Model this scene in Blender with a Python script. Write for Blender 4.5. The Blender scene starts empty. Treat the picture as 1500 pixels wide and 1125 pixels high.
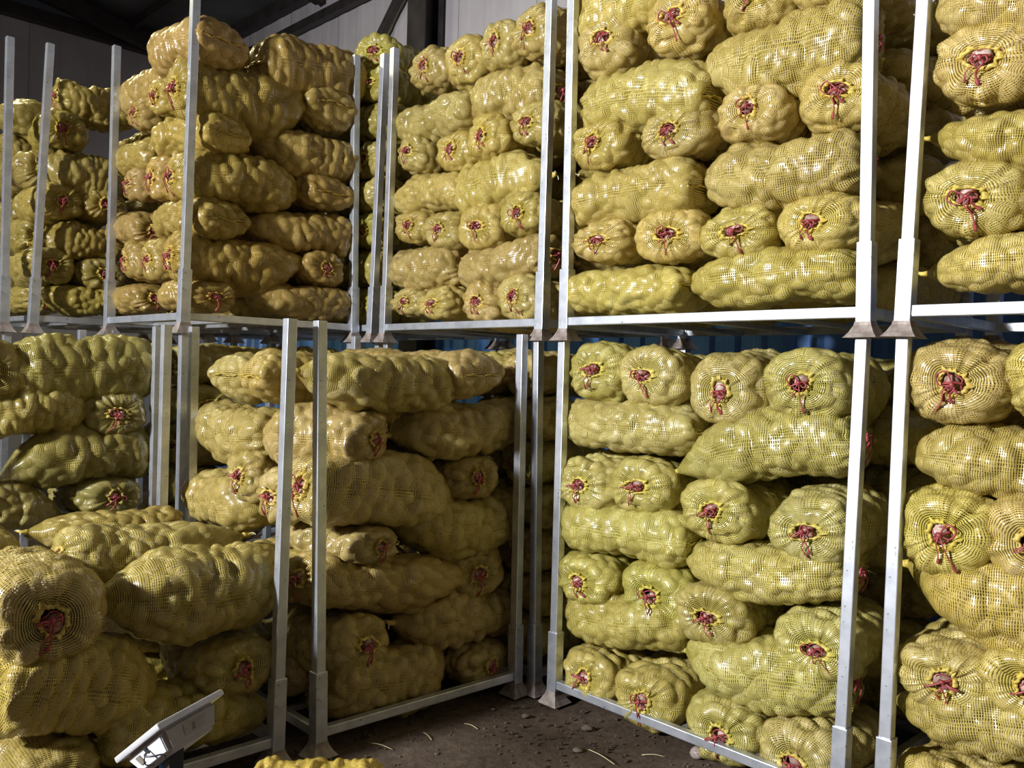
import bpy, bmesh, math, random
import numpy as np
from mathutils import Vector, Matrix, Euler

# ------------------------------------------------------------------ camera, world, lights, exposure
C = bpy.context.scene.collection
scene = bpy.context.scene
F_PX, W_PX, H_PX = 1240.0, 1500.0, 1125.0
PITCH, ROLL, EYE = math.radians(-0.76), math.radians(1.6), 1.5

_fw = Vector((math.cos(PITCH)/math.sqrt(2), math.cos(PITCH)/math.sqrt(2), math.sin(PITCH)))
_rt0 = Vector((1, -1, 0)).normalized()
_up0 = _rt0.cross(_fw).normalized()
RT = _rt0*math.cos(ROLL) + _up0*math.sin(ROLL)      # horizon sinks to the right
UP = _up0*math.cos(ROLL) - _rt0*math.sin(ROLL)
cam_d = bpy.data.cameras.new('camera')
cam_d.sensor_width = 36.0
cam_d.lens = F_PX*36.0/W_PX
cam = bpy.data.objects.new('camera', cam_d)
C.objects.link(cam)
M3 = Matrix((RT, UP, -_fw)).transposed()
cam.matrix_world = Matrix.Translation((0, 0, EYE)) @ M3.to_4x4()
scene.camera = cam

scene.view_settings.view_transform = 'Standard'
scene.view_settings.look = 'None'
scene.view_settings.gamma = 1.0
scene.view_settings.use_curve_mapping = False
scene.view_settings.exposure = 0.0

world = bpy.data.worlds.new('world'); scene.world = world
world.use_nodes = True
world.node_tree.nodes['Background'].inputs[0].default_value = (0.55, 0.6, 0.7, 1)
world.node_tree.nodes['Background'].inputs[1].default_value = 0.008

def lamp(name, loc, target, size, power, col):
    d = bpy.data.lights.new(name, 'AREA'); d.shape = 'DISK'; d.size = size; d.energy = power; d.color = col
    o = bpy.data.objects.new(name, d); C.objects.link(o); o.location = loc
    o.rotation_euler = (Vector(target)-Vector(loc)).to_track_quat('-Z', 'Y').to_euler()
    return o
KEY = lamp('key_lamp', (-4.4, 3.5, 3.3), (2.9, -0.4, 1.7), 0.5, 660, (0.96, 0.97, 1.0)); KEY.data.spread = math.radians(150)
lamp('ceiling_lamp', (1.2, 7.4, 5.3), (1.4, 6.2, 0.0), 0.5, 80, (1.0, 0.95, 0.55))
lamp('aisle_lamp', (-1.5, -3.0, 4.6), (1.5, 2.5, 0.8), 1.2, 5, (1.0, 0.76, 0.46))

# ------------------------------------------------------------------ from photograph to place
def ray(px, py):
    return (RT*((px-W_PX/2)/F_PX) - UP*((py-H_PX/2)/F_PX) + _fw)
def on_x(px, py, x):
    r = ray(px, py); t = x/r.x; return Vector((0, 0, EYE)) + r*t
def on_y(px, py, y):
    r = ray(px, py); t = y/r.y; return Vector((0, 0, EYE)) + r*t

# ------------------------------------------------------------------ materials
def mat(name):
    m = bpy.data.materials.new(name); m.use_nodes = True
    nt = m.node_tree
    return m, nt, nt.nodes['Principled BSDF'], nt.nodes['Material Output']
def N(nt, t, **kw):
    n = nt.nodes.new(t)
    for k, v in kw.items(): setattr(n, k, v)
    return n
def L(nt, a, b): nt.links.new(a, b)
def ramp(nt, fac, stops):
    r = N(nt, 'ShaderNodeValToRGB')
    e = r.color_ramp.elements
    while len(e) < len(stops): e.new(0.5)
    for i, (p, c) in enumerate(stops):
        e[i].position = p; e[i].color = (*c, 1)
    L(nt, fac, r.inputs[0]); return r
def math_(nt, op, a, b=None, c=None):
    n = N(nt, 'ShaderNodeMath', operation=op)
    for i, v in enumerate((a, b, c)):
        if v is None: continue
        if isinstance(v, (int, float)): n.inputs[i].default_value = v
        else: L(nt, v, n.inputs[i])
    return n.outputs[0]
def noise(nt, scale, detail=3, coord='Object', rough=0.55):
    tc = N(nt, 'ShaderNodeTexCoord'); n = N(nt, 'ShaderNodeTexNoise')
    n.inputs['Scale'].default_value = scale; n.inputs['Detail'].default_value = detail
    n.inputs['Roughness'].default_value = rough
    L(nt, tc.outputs[coord], n.inputs['Vector']); return n.outputs['Fac']
def mul_color(nt, a, b):
    m = N(nt, 'ShaderNodeMix', data_type='RGBA', blend_type='MULTIPLY'); m.inputs[0].default_value = 1
    L(nt, a, m.inputs[6]); L(nt, b, m.inputs[7]); return m.outputs[2]

def make_net():
    m, nt, p, out = mat('yellow_net')
    uv = N(nt, 'ShaderNodeUVMap'); sp = N(nt, 'ShaderNodeSeparateXYZ'); L(nt, uv.outputs[0], sp.inputs[0])
    # ring threads close together, lengthwise threads a little wider apart (metres)
    def thread(v, spacing, half):
        f = math_(nt, 'FRACT', math_(nt, 'DIVIDE', v, spacing))
        d = math_(nt, 'ABSOLUTE', math_(nt, 'SUBTRACT', f, 0.5))
        return math_(nt, 'LESS_THAN', d, half)
    a = thread(sp.outputs[1], 0.0068, 0.215)
    b = thread(sp.outputs[0], 0.0090, 0.11)
    cov = math_(nt, 'MAXIMUM', a, b)
    big = noise(nt, 7.0, 4)
    oi = N(nt, 'ShaderNodeObjectInfo')
    cr = ramp(nt, big, [(0.3, (0.48, 0.375, 0.09)), (0.52, (0.61, 0.49, 0.125)), (0.72, (0.66, 0.56, 0.19))])
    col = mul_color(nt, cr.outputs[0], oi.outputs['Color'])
    L(nt, col, p.inputs['Base Color'])
    p.inputs['Roughness'].default_value = 0.31
    p.inputs['Specular IOR Level'].default_value = 0.6
    tr = N(nt, 'ShaderNodeBsdfTransparent'); mx = N(nt, 'ShaderNodeMixShader')
    L(nt, cov, mx.inputs[0]); L(nt, tr.outputs[0], mx.inputs[1]); L(nt, p.outputs[0], mx.inputs[2])
    L(nt, mx.outputs[0], out.inputs['Surface'])
    return m
def make_gather():
    m, nt, p, out = mat('gathered_net')
    oi = N(nt, 'ShaderNodeObjectInfo')
    cr = ramp(nt, noise(nt, 60.0, 2), [(0.35, (0.55, 0.40, 0.07)), (0.65, (0.78, 0.63, 0.15))])
    L(nt, mul_color(nt, cr.outputs[0], oi.outputs['Color']), p.inputs['Base Color'])
    p.inputs['Roughness'].default_value = 0.4
    return m
def make_potato(name, c0, c1, c2):
    m, nt, p, out = mat(name)
    at = N(nt, 'ShaderNodeAttribute', attribute_name='tint')
    cr = ramp(nt, at.outputs['Fac'], [(0.0, c0), (0.5, c1), (1.0, c2)])
    sp = ramp(nt, noise(nt, 90.0, 3), [(0.33, (0.45, 0.36, 0.25)), (0.46, (1, 1, 1))])
    oi = N(nt, 'ShaderNodeObjectInfo')
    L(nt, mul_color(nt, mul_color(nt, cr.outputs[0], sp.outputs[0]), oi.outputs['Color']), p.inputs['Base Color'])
    p.inputs['Roughness'].default_value = 0.5
    p.inputs['Specular IOR Level'].default_value = 0.45
    return m
def plain(name, c0, c1, scale, rough=0.6, metal=0.0, detail=4, spec=0.5, bump=0.0, coord='Object'):
    m, nt, p, out = mat(name)
    n = noise(nt, scale, detail, coord)
    cr = ramp(nt, n, [(0.34, c0), (0.66, c1)])
    L(nt, cr.outputs[0], p.inputs['Base Color'])
    p.inputs['Roughness'].default_value = rough; p.inputs['Metallic'].default_value = metal
    p.inputs['Specular IOR Level'].default_value = spec
    if bump:
        b = N(nt, 'ShaderNodeBump'); b.inputs['Strength'].default_value = 1.0; b.inputs['Distance'].default_value = bump
        L(nt, n, b.inputs['Height']); L(nt, b.outputs[0], p.inputs['Normal'])
    return m
M_NET = make_net()
M_GATHER = make_gather()
M_POT = make_potato('potato_skin', (0.46, 0.35, 0.17), (0.66, 0.53, 0.29), (0.80, 0.68, 0.42))
M_POT2 = make_potato('bare_potato_skin', (0.34, 0.22, 0.17), (0.50, 0.36, 0.29), (0.62, 0.50, 0.42))
M_STRING = plain('red_string', (0.27, 0.035, 0.04), (0.44, 0.085, 0.09), 40, 0.45)
M_WHITE = plain('pale_thread', (0.7, 0.68, 0.55), (0.85, 0.83, 0.7), 40, 0.6)
def make_galv(name, lo, hi, metal):
    m, nt, p, out = mat(name)
    n1 = noise(nt, 14.0, 5); n2 = noise(nt, 55.0, 3)
    cr = ramp(nt, n1, [(0.3, lo), (0.6, hi)])
    d = ramp(nt, n2, [(0.27, (0.35, 0.30, 0.24)), (0.34, (1, 1, 1))])
    L(nt, mul_color(nt, cr.outputs[0], d.outputs[0]), p.inputs['Base Color'])
    p.inputs['Roughness'].default_value = 0.42; p.inputs['Metallic'].default_value = metal
    return m
M_GALV = make_galv('galvanised_steel', (0.52, 0.55, 0.60), (0.72, 0.75, 0.80), 0.78)
M_GALV2 = make_galv('dull_galvanised_steel', (0.30, 0.30, 0.30), (0.46, 0.46, 0.47), 0.5)
M_CUP = plain('scuffed_cup_steel', (0.24, 0.19, 0.16), (0.46, 0.40, 0.36), 25, 0.6, 0.2)
M_WALLG = plain('pale_wall_sheet', (0.53, 0.49, 0.52), (0.62, 0.58, 0.61), 1.5, 0.55)
M_BLUE = plain('blue_wall_sheet', (0.09, 0.23, 0.58), (0.14, 0.32, 0.70), 3.0, 0.3, 0.0)
M_DARK = plain('dark_painted_steel', (0.028, 0.022, 0.022), (0.055, 0.045, 0.043), 6, 0.5)
M_CEIL = plain('dark_roof_sheet', (0.10, 0.10, 0.11), (0.15, 0.15, 0.16), 2.0, 0.6)
M_ROOM = plain('dim_rear_wall', (0.09, 0.085, 0.08), (0.14, 0.135, 0.13), 2.0, 0.8)
def make_soil():
    m, nt, p, out = mat('packed_soil')
    a = noise(nt, 1.6, 6); b = noise(nt, 26.0, 8, rough=0.7)
    c1 = ramp(nt, a, [(0.32, (0.052, 0.038, 0.027)), (0.52, (0.10, 0.075, 0.055)), (0.7, (0.16, 0.125, 0.095))])
    c2 = ramp(nt, b, [(0.3, (0.55, 0.52, 0.5)), (0.7, (1.2, 1.15, 1.1))])
    L(nt, mul_color(nt, c1.outputs[0], c2.outputs[0]), p.inputs['Base Color'])
    p.inputs['Roughness'].default_value = 0.95; p.inputs['Specular IOR Level'].default_value = 0.15
    bm_ = N(nt, 'ShaderNodeBump'); bm_.inputs['Distance'].default_value = 0.008
    L(nt, b, bm_.inputs['Height']); L(nt, bm_.outputs[0], p.inputs['Normal'])
    return m
M_SOIL = make_soil()
M_STRAW = plain('straw', (0.45, 0.36, 0.2), (0.6, 0.5, 0.3), 30, 0.8)
M_STONE = plain('dusty_stone', (0.08, 0.06, 0.045), (0.14, 0.11, 0.085), 20, 0.9, bump=0.004)

# ------------------------------------------------------------------ mesh helpers
def mesh_np(name, v, f, mats, smooth=True, uv=None, tint=None, fm=None):
    me = bpy.data.meshes.new(name)
    v = np.asarray(v, dtype=float)
    f = [list(map(int, q)) for q in f]
    me.from_pydata([tuple(p) for p in v], [], f)
    for m in mats: me.materials.append(m)
    me.polygons.foreach_set('use_smooth', [smooth]*len(me.polygons))
    if fm is not None: me.polygons.foreach_set('material_index', fm)
    if uv is not None:
        l = me.uv_layers.new(name='UVMap')
        idx = np.array([i for q in f for i in q])
        l.data.foreach_set('uv', np.asarray(uv)[idx].ravel() if len(uv) == len(v) else np.asarray(uv).ravel())
    if tint is not None:
        a = me.attributes.new('tint', 'FLOAT', 'POINT'); a.data.foreach_set('value', np.asarray(tint, dtype=float))
    me.update()
    return me
def link(name, me, parent=None, loc=(0, 0, 0), rot=(0, 0, 0)):
    o = bpy.data.objects.new(name, me); C.objects.link(o)
    o.location = loc; o.rotation_euler = rot
    if parent is not None: o.parent = parent
    return o
def empty(name, loc, rz=0.0):
    o = bpy.data.objects.new(name, None); C.objects.link(o); o.location = loc; o.rotation_euler = (0, 0, rz)
    o.empty_display_size = 0.1
    return o
def tag(o, label, cat, group=None):
    o['label'] = label; o['category'] = cat
    if group: o['group'] = group
    return o
def box_bm(bm, x0, x1, y0, y1, z0, z1, bev=0.0):
    r = bmesh.ops.create_cube(bm, size=1.0)
    for v in r['verts']:
        v.co.x = x0 + (v.co.x+0.5)*(x1-x0); v.co.y = y0 + (v.co.y+0.5)*(y1-y0); v.co.z = z0 + (v.co.z+0.5)*(z1-z0)
    if bev:
        es = list({e for v in r['verts'] for e in v.link_edges})
        bmesh.ops.bevel(bm, geom=es, offset=bev, segments=2, affect='EDGES', profile=0.6)
def from_bm(name, bm, m, smooth=False):
    me = bpy.data.meshes.new(name); bm.to_mesh(me); bm.free(); me.materials.append(m)
    me.polygons.foreach_set('use_smooth', [smooth]*len(me.polygons)); return me
def box_mesh(name, dims, m, bev=0.003):
    bm = bmesh.new(); box_bm(bm, *dims, bev=bev); return from_bm(name, bm, m)
def bar(name, p, q, w, h, m, parent=None):
    p, q = Vector(p), Vector(q); d = q-p; ln = d.length
    bm = bmesh.new(); box_bm(bm, -w/2, w/2, -h/2, h/2, 0, ln, bev=0.004)
    o = link(name, from_bm(name, bm, m), parent)
    o.location = p; o.rotation_euler = d.to_track_quat('Z', 'Y').to_euler()
    return o
def tube(points, rad, sides=6, flat=1.0, closed=False):
    """sweep along points; returns verts, faces"""
    P = [Vector(p) for p in points]; n = len(P); V = []; Fc = []
    prev = None
    for i, p in enumerate(P):
        a = P[i-1] if (i > 0 or closed) else P[i]; b = P[(i+1) % n] if (i < n-1 or closed) else P[i]
        t = (b-a).normalized() if (b-a).length > 1e-9 else Vector((0, 0, 1))
        if prev is None:
            u = t.orthogonal().normalized()
        else:
            u = (prev - t*prev.dot(t)); u = u.normalized() if u.length > 1e-6 else t.orthogonal().normalized()
        prev = u; w = t.cross(u)
        r = rad(i/(n-1)) if callable(rad) else rad
        for k in range(sides):
            an = 2*math.pi*k/sides
            V.append(p + u*(math.cos(an)*r) + w*(math.sin(an)*r*flat))
    m = n if closed else n-1
    for i in range(m):
        for k in range(sides):
            a = i*sides+k; b = i*sides+(k+1) % sides; c = ((i+1) % n)*sides+(k+1) % sides; d = ((i+1) % n)*sides+k
            Fc.append((a, b, c, d))
    if not closed:
        Fc.append(tuple(range(sides))[::-1]); Fc.append(tuple(range((n-1)*sides, n*sides)))
    return V, Fc
def join(parts):
    V, Fc = [], []
    for v, f in parts:
        o = len(V); V += [tuple(p) for p in v]; Fc += [tuple(i+o for i in q) for q in f]
    return V, Fc
def smooth_path(pts, n):
    pts = [Vector(p) for p in pts]; out = []
    m = len(pts)-1
    for i in range(n):
        t = i/(n-1)*m; k = min(int(t), m-1); u = t-k
        p0 = pts[max(k-1, 0)]; p1 = pts[k]; p2 = pts[k+1]; p3 = pts[min(k+2, m)]
        out.append(0.5*((2*p1)+(-p0+p2)*u+(2*p0-5*p1+4*p2-p3)*u*u+(-p0+3*p1-3*p2+p3)*u**3))
    return out

# ------------------------------------------------------------------ sack variants
SL, SRY, SRZ = 0.66, 0.150, 0.130      # length, half width, half height of the pattern sack
def unit_sphere(nu, nv):
    V = [(0, 0, 1)]; Fc = []
    for j in range(1, nv):
        th = math.pi*j/nv
        for i in range(nu):
            ph = 2*math.pi*i/nu; V.append((math.sin(th)*math.cos(ph), math.sin(th)*math.sin(ph), math.cos(th)))
    V.append((0, 0, -1)); last = len(V)-1
    for i in range(nu):
        Fc.append((0, 1+i, 1+(i+1) % nu))
        Fc.append((last, 1+(nv-2)*nu+(i+1) % nu, 1+(nv-2)*nu+i))
    for j in range(nv-2):
        for i in range(nu):
            a = 1+j*nu+i; b = 1+j*nu+(i+1) % nu
            Fc.append((a, a+nu, b+nu, b))
    return np.array(V), Fc
US_V, US_F = unit_sphere(11, 7)
def rand_rot(rng):
    q = rng.normal(size=4); q /= np.linalg.norm(q); w, x, y, z = q
    return np.array([[1-2*(y*y+z*z), 2*(x*y-z*w), 2*(x*z+y*w)], [2*(x*y+z*w), 1-2*(x*x+z*z), 2*(y*z-x*w)], [2*(x*z-y*w), 2*(y*z+x*w), 1-2*(x*x+y*y)]])

def sack_variant(seed, bottom):
    rng = np.random.default_rng(seed)
    NT, NA, NB, NC = 88, 30, 56, 26
    A = np.concatenate([0.13 + (math.pi/2-0.13)*np.linspace(0, 1, NA, endpoint=False)**1.0])
    D1, D2 = rng.uniform(0.10, 0.14), (rng.uniform(0.13, 0.18) if bottom == 'seam' else rng.uniform(.22, .30))
    xs, fy, fz, amth = [], [], [], []
    for a in A:
        s = math.sin(a)
        xs.append(-SL/2 + D1*(1-math.cos(a))**1.0 + 0.03*math.exp(-(a/0.33)**2)); fy.append(s**0.72); fz.append(s**0.72); amth.append(a)
    xa, xb = -SL/2+D1, SL/2-D2
    for t in np.linspace(0, 1, NB, endpoint=False):
        xs.append(xa+(xb-xa)*t); fy.append(1); fz.append(1); amth.append(9)
    for t in np.linspace(0, 1, NC):
        a = math.pi/2*(1-t)
        if bottom == 'seam':
            s = max(math.sin(a), 0.0)
            xs.append(SL/2 - D2*(1-math.cos(a))); fy.append(0.80+0.20*s if s > 0.2 else 0.80+0.2*s); fz.append(max(s**0.8, 0.035))
        else:
            q = (1-t)**0.0*t; r_ = max((1-q**1.6)**0.88, 0.07)
            xs.append(SL/2 - D2*(1-q)); fy.append(r_); fz.append(r_)
        amth.append(9)
    xs, fy, fz, amth = map(np.array, (xs, fy, fz, amth))
    NR = len(xs)
    th = np.linspace(0, 2*math.pi, NT, endpoint=False)
    TH, X = np.meshgrid(th, xs)
    e = 2/2.45
    cy = np.sign(np.cos(TH))*np.abs(np.cos(TH))**e; sz = np.sign(np.sin(TH))*np.abs(np.sin(TH))**e
    # slow lumps
    lump = np.ones_like(TH)
    for k in range(7):
        kx = rng.uniform(3, 11); m_ = rng.integers(1, 4); lump += rng.uniform(.012, .028)*np.sin(kx*X*2+m_*TH+rng.uniform(0, 6.28))
    taper = 1 - 0.05*np.sin((X/SL+0.5)*math.pi+rng.uniform(-.5, 2.5))
    Yb = SRY*fy[:, None]*cy*lump*taper; Zb = SRZ*fz[:, None]*sz*lump*taper
    bz, by = rng.uniform(-.03, .03), rng.uniform(-.035, .035)
    u = X/SL*2
    if bottom == 'point':       # the tip wanders
        ty, tz = rng.uniform(-.05, .05), rng.uniform(-.04, .05)
        w = np.clip((X-(SL/2-D2))/D2, 0, 1)**1.5
        Yb = Yb + ty*w; Zb = Zb + tz*w
    Yb = Yb + by*(u*u-0.35); Zb = Zb + bz*(u*u-0.35)
    P = np.stack([X, Yb, Zb], -1)
    du = np.roll(P, -1, 1)-np.roll(P, 1, 1)
    dv = np.gradient(P, axis=0)
    Nn = np.cross(dv, du); Nn /= np.linalg.norm(Nn, axis=-1, keepdims=True)+1e-12
    rad = P.copy(); rad[..., 0] *= 0.2
    if (Nn*rad).sum() < 0: Nn = -Nn
    # potatoes packed against the net
    cand = []
    okrow = np.array([(amth[i] > 0.66) and (fz[i] > (0.3 if bottom == 'seam' else .5)) for i in range(NR)])
    rows = np.where(okrow)[0]
    warea = np.array([fy[i]*(abs(np.gradient(xs)[i])+.002) + 0.004 for i in rows]); warea /= warea.sum()
    centres, axes_, rots = [], [], []
    cs = np.zeros((0, 3)); sizes = np.zeros(0)
    misses = 0
    while misses < 400 and len(cs) < 330:
        r = rng.choice(rows, p=warea); c = rng.integers(NT)
        sc = rng.uniform(0.72, 1.2)
        p = P[r, c]
        if len(cs) and np.any(np.linalg.norm(cs-p, axis=1) < 0.0250*(sizes+sc)): misses += 1; continue
        misses = 0
        cs = np.vstack([cs, p]); sizes = np.append(sizes, sc)
        n = Nn[r, c]; ax = np.array([0.043*rng.uniform(.85, 1.2), 0.031, 0.027])*sc
        # long axis tangential with some tilt
        t = rng.normal(size=3); t -= n*(t@n)*0.85; t /= np.linalg.norm(t)
        b = np.cross(n, t); b /= np.linalg.norm(b); nn = np.cross(t, b)
        R = np.stack([t, b, nn], 1)
        centres.append(p - n*(0.021*sc+rng.uniform(-.004, .008))); axes_.append(ax); rots.append(R)
    Pf = P.reshape(-1, 3); Nf = Nn.reshape(-1, 3)
    h0 = np.full(len(Pf), -0.03)
    for c, ax, R in zip(centres, axes_, rots):
        d = Pf-c; sel = np.where((d*d).sum(1) < 0.09**2)[0]
        if len(sel) == 0: continue
        q = (d[sel]@R)/ax; m_ = (Nf[sel]@R)/ax
        aa = (m_*m_).sum(1); bb = (q*m_).sum(1); cc = (q*q).sum(1)-1
        disc = bb*bb-aa*cc; ok = disc > 0
        s = np.where(ok, (-bb+np.sqrt(np.maximum(disc, 0)))/aa, -1)
        s = np.where(ok, s, -1); h0[sel] = np.maximum(h0[sel], s)
    h0 = np.clip(h0, -0.022, 0.02).reshape(NR, NT)
    h0[~okrow] = np.maximum(h0[~okrow], -0.004)
    h = h0.copy()
    for _ in range(5):
        av = (np.roll(h, 1, 1)+np.roll(h, -1, 1))*.25
        up = np.vstack([h[:1], h[:-1]]); dn = np.vstack([h[1:], h[-1:]])
        h = np.maximum(av+(up+dn)*.25, h0)
    h += 0.0022
    # pleats running into the tied mouth
    npl = int(rng.integers(10, 15)); ph = rng.uniform(0, 6.28)
    wob = TH + 0.18*np.sin(2*TH+rng.uniform(0, 6)) + 0.12*np.sin(3*TH+rng.uniform(0, 6))
    pl = np.abs(np.sin(wob*npl/2+ph))
    am = amth[:, None]
    env = np.where(am < 1.57, np.exp(-((am-0.58)/0.50)**2), 0)
    h += env*(pl**0.7-0.62)*0.034*(0.6+0.5*np.sin(TH*2+rng.uniform(0, 6)))
    fine = np.sin(wob*npl*1.7+ph*2)
    h += np.where(am < 1.57, np.exp(-((am-0.3)/0.25)**2), 0)*fine*0.0035
    h = np.maximum(h, h0+0.0015)          # the net never dips under a potato
    V = P + Nn*h[..., None]
    if bottom == 'seam':
        V[-1, :, 2] = (V[-1, :, 2]-V[-1, :, 2].mean())*0.3 + V[-1, :, 2].mean()
    # uv in metres
    seg = np.linalg.norm(np.diff(P, axis=0), axis=-1).mean(1); vv = np.concatenate([[0], np.cumsum(seg)])
    quads, uvs = [], []
    for i in range(NR-1):
        for j in range(NT):
            k = (j+1) % NT
            quads.append((i*NT+j, i*NT+k, (i+1)*NT+k, (i+1)*NT+j))
            u0, u1 = j/NT*0.88, (j+1)/NT*0.88
            uvs += [(u0, vv[i]), (u1, vv[i]), (u1, vv[i+1]), (u0, vv[i+1])]
    nv = NR*NT
    Vf = V.reshape(-1, 3)
    end = V[-1].mean(0)
    Vf = np.vstack([Vf, end])
    for j in range(NT):
        quads.append(((NR-1)*NT+j, (NR-1)*NT+(j+1) % NT, nv)); uvs += [(0, 0), (0.003, 0), (0, 0.003)]
    net = mesh_np('net', Vf, quads, [M_NET], uv=uvs)
    # potatoes + inner core
    PV, PF, PT = [], [], []; off = 0
    for c, ax, R in zip(centres, axes_, rots):
        kn = 1+0.05*np.sin(US_V@rng.normal(size=3)*3)
        v = (US_V*ax*kn[:, None])@R.T + c
        PV.append(v); PF += [tuple(i+off for i in f) for f in US_F]; off += len(v); PT += [rng.uniform()]*len(v)
    core = (P - Nn*0.040)[6:-6:4, ::6]
    core[..., 1:] = np.where(np.abs(core[..., 1:]) < 1, core[..., 1:], 0)
    nr, nc = core.shape[:2]
    PV.append(core.reshape(-1, 3)); PT += [0.1]*(nr*nc)
    for i in range(nr-1):
        for j in range(nc):
            k = (j+1) % nc; PF.append((off+i*nc+j, off+i*nc+k, off+(i+1)*nc+k, off+(i+1)*nc+j))
    PF.append(tuple(off+j for j in range(nc))); PF.append(tuple(off+(nr-1)*nc+j for j in range(nc)))
    pots = mesh_np('potatoes', np.vstack(PV), PF, [M_POT], tint=PT)
    # gathered frill of the mouth
    n = 96; t = np.linspace(0, 2*math.pi, n, endpoint=False); rr = [(0.34, 0.034), (0.27, 0.012), (0.25, -0.002), (0.29, -0.007), (0.34, -0.003), (0.36, 0.004)]
    ctr = V[0].mean(0)
    fr = []
    kf = int(rng.integers(7, 11)); kg = int(rng.integers(12, 17)); ex = 1+0.28*math.sin(seed); p1 = rng.uniform(0, 6)
    irr = 1+0.3*np.sin(2*t+p1)+0.2*np.sin(3*t+2*p1)
    for q, (r0, x0) in enumerate(rr):
        w = q/5
        r = 0.125*r0*(1+w*0.09*np.sin(kf*t+p1)+w*0.09*np.sin(kg*t)) * (1+(.6+.4*w)*0.42*(irr-1))
        x = x0 + w*0.005*np.cos(kf*t+p1*1.3)*irr + w*.004*np.cos(kg*t)
        fr.append(np.stack([ctr[0]+x-0.012, ctr[1]+ex*r*np.cos(t), ctr[2]+r/ex*np.sin(t)], -1))
    FV = np.vstack(fr); FF = []
    for i in range(len(rr)-1):
        for j in range(n):
            k = (j+1) % n; FF.append((i*n+j, i*n+k, (i+1)*n+k, (i+1)*n+j))
    frill = mesh_np('gathered_mouth', FV, FF, [M_GATHER])
    # closed end
    if bottom == 'seam':
        yw = V[-1, :, 1]; y0, y1 = yw.min(), yw.max(); zc = end[2]
        ys = np.linspace(y0-0.02, y1+0.02, 30); S = []
        for k, y in enumerate(ys):
            w = abs((y-(y0+y1)/2)/((y1-y0)/2+.02))
            S.append((end[0]+0.006-0.03*w**3+0.003*math.sin(k*1.3), y, zc+0.006*math.sin(k*0.55+seed)+0.003*math.sin(k*1.7)))
        v, f = tube(S, lambda q: 0.0065 if 0.04 < q < 0.96 else 0.003, 6, 0.45)
        v2, f2 = tube([(end[0]-0.006-0.028*abs((p[1]-(y0+y1)/2)/((y1-y0)/2+.02))**3, p[1], p[2]) for p in S], 0.0045, 5, 0.6)
        v, f = join([(v, f), (v2, f2)])
        tail = mesh_np('seam', v, f, [M_GATHER]); tname = 'seam'
    else:
        v1 = [(end[0]-0.012, end[1], end[2]), (end[0]+0.008, end[1]+.001, end[2]), (end[0]+0.02, end[1]-.004, end[2]+.006), (end[0]+0.026, end[1]-.012, end[2]+.002)]
        a = tube(smooth_path(v1, 9), lambda q: 0.012*(1-q)+0.003, 7)
        b = tube(smooth_path([(end[0]+.004, end[1]-.01, end[2]+.006), (end[0]+.018, end[1]+.012, end[2]-.004), (end[0]+.022, end[1]+.016, end[2]-.02)], 8), 0.0022, 5)
        c = tube(smooth_path([(end[0]+.004, end[1]+.01, end[2]+.004), (end[0]+.022, end[1]-.006, end[2]+.012), (end[0]+.03, end[1]-.02, end[2]+.005)], 8), 0.002, 5)
        v, f = join([a, b, c]); fm = [0]*len(a[1])+[1]*(len(b[1])+len(c[1]))
        tail = mesh_np('end_knot', v, f, [M_GATHER, M_WHITE], fm=fm); tname = 'end_knot'
    return dict(net=net, pots=pots, frill=frill, tail=tail, tname=tname, ctr=ctr, D1=D1)

def string_variant(seed):
    r = random.Random(seed); parts = []
    def P(a, b, c): return (a, b, c)
    n = 22
    rx = 0.024
    parts.append(tube([( -0.004+0.003*math.sin(3*t*6.283/n+seed), rx*(1+.2*math.sin(seed+t*1.3))*math.cos(t*6.283/n), rx*math.sin(t*6.283/n)) for t in range(n)], 0.0027, 5, 0.8, True))
    parts.append(tube(smooth_path([P(-.008, -.024, .008), P(-.022, -.004, .004), P(-.02, .01, -.004), P(-.008, .024, -.012)], 12), 0.0045, 5, 0.7))
    kx = (-0.024, r.uniform(-.006, .006), r.uniform(-.006, .004))
    parts.append(tube(smooth_path([kx, (-.028, kx[1]+.004, kx[2]+.005), (-.03, kx[1]-.004, kx[2]-.003), kx], 8), 0.006, 6))
    for s in (-1, 1):
        if r.random() < 0.8:
            ln = r.uniform(.022, .05); up = r.uniform(-.6, 1.0)
            parts.append(tube(smooth_path([kx, (-.032, kx[1]+s*ln*.6, kx[2]+ln*up), (-.03, kx[1]+s*ln, kx[2]+ln*up*.6-.01), (-.03, kx[1]+s*ln*.6, kx[2]-.014), kx], 18), 0.0036, 5, 0.5))
    for s in range(2 if r.random() < .75 else 3):
        ln = r.uniform(.045, .115); dy = r.uniform(-.025, .025); w = r.uniform(-.012, .012)
        pts = [kx, (-.034, kx[1]+dy*.3+w, -ln*.25)]
        pts += [(-.026+max(0, ln*.6-.06)*.25, kx[1]+dy*.7-w, -ln*.6), (-.016+max(0, ln-.07)*.45, kx[1]+dy, -ln)]
        parts.append(tube(smooth_path(pts, 16), lambda q: 0.0032 if q < .86 else 0.0062, 5, 0.5))
    v, f = join(parts)
    return mesh_np('tie_string', v, f, [M_STRING])

POINT = [sack_variant(11+i*7, 'point') for i in range(8)]
SEAM = [sack_variant(101+i*7, 'seam') for i in range(6)]
STRINGS = [string_variant(i) for i in range(9)]
pr = np.random.default_rng(5)
POTATO = []
for i in range(6):
    ax = np.array([.034, .026, .025])*pr.uniform(.85, 1.15); kn = 1+.06*np.sin(US_V@pr.normal(size=3)*3)
    POTATO.append(mesh_np('potato', US_V*ax*kn[:, None], US_F, [M_POT2], tint=[pr.uniform()]*len(US_V)))

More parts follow.
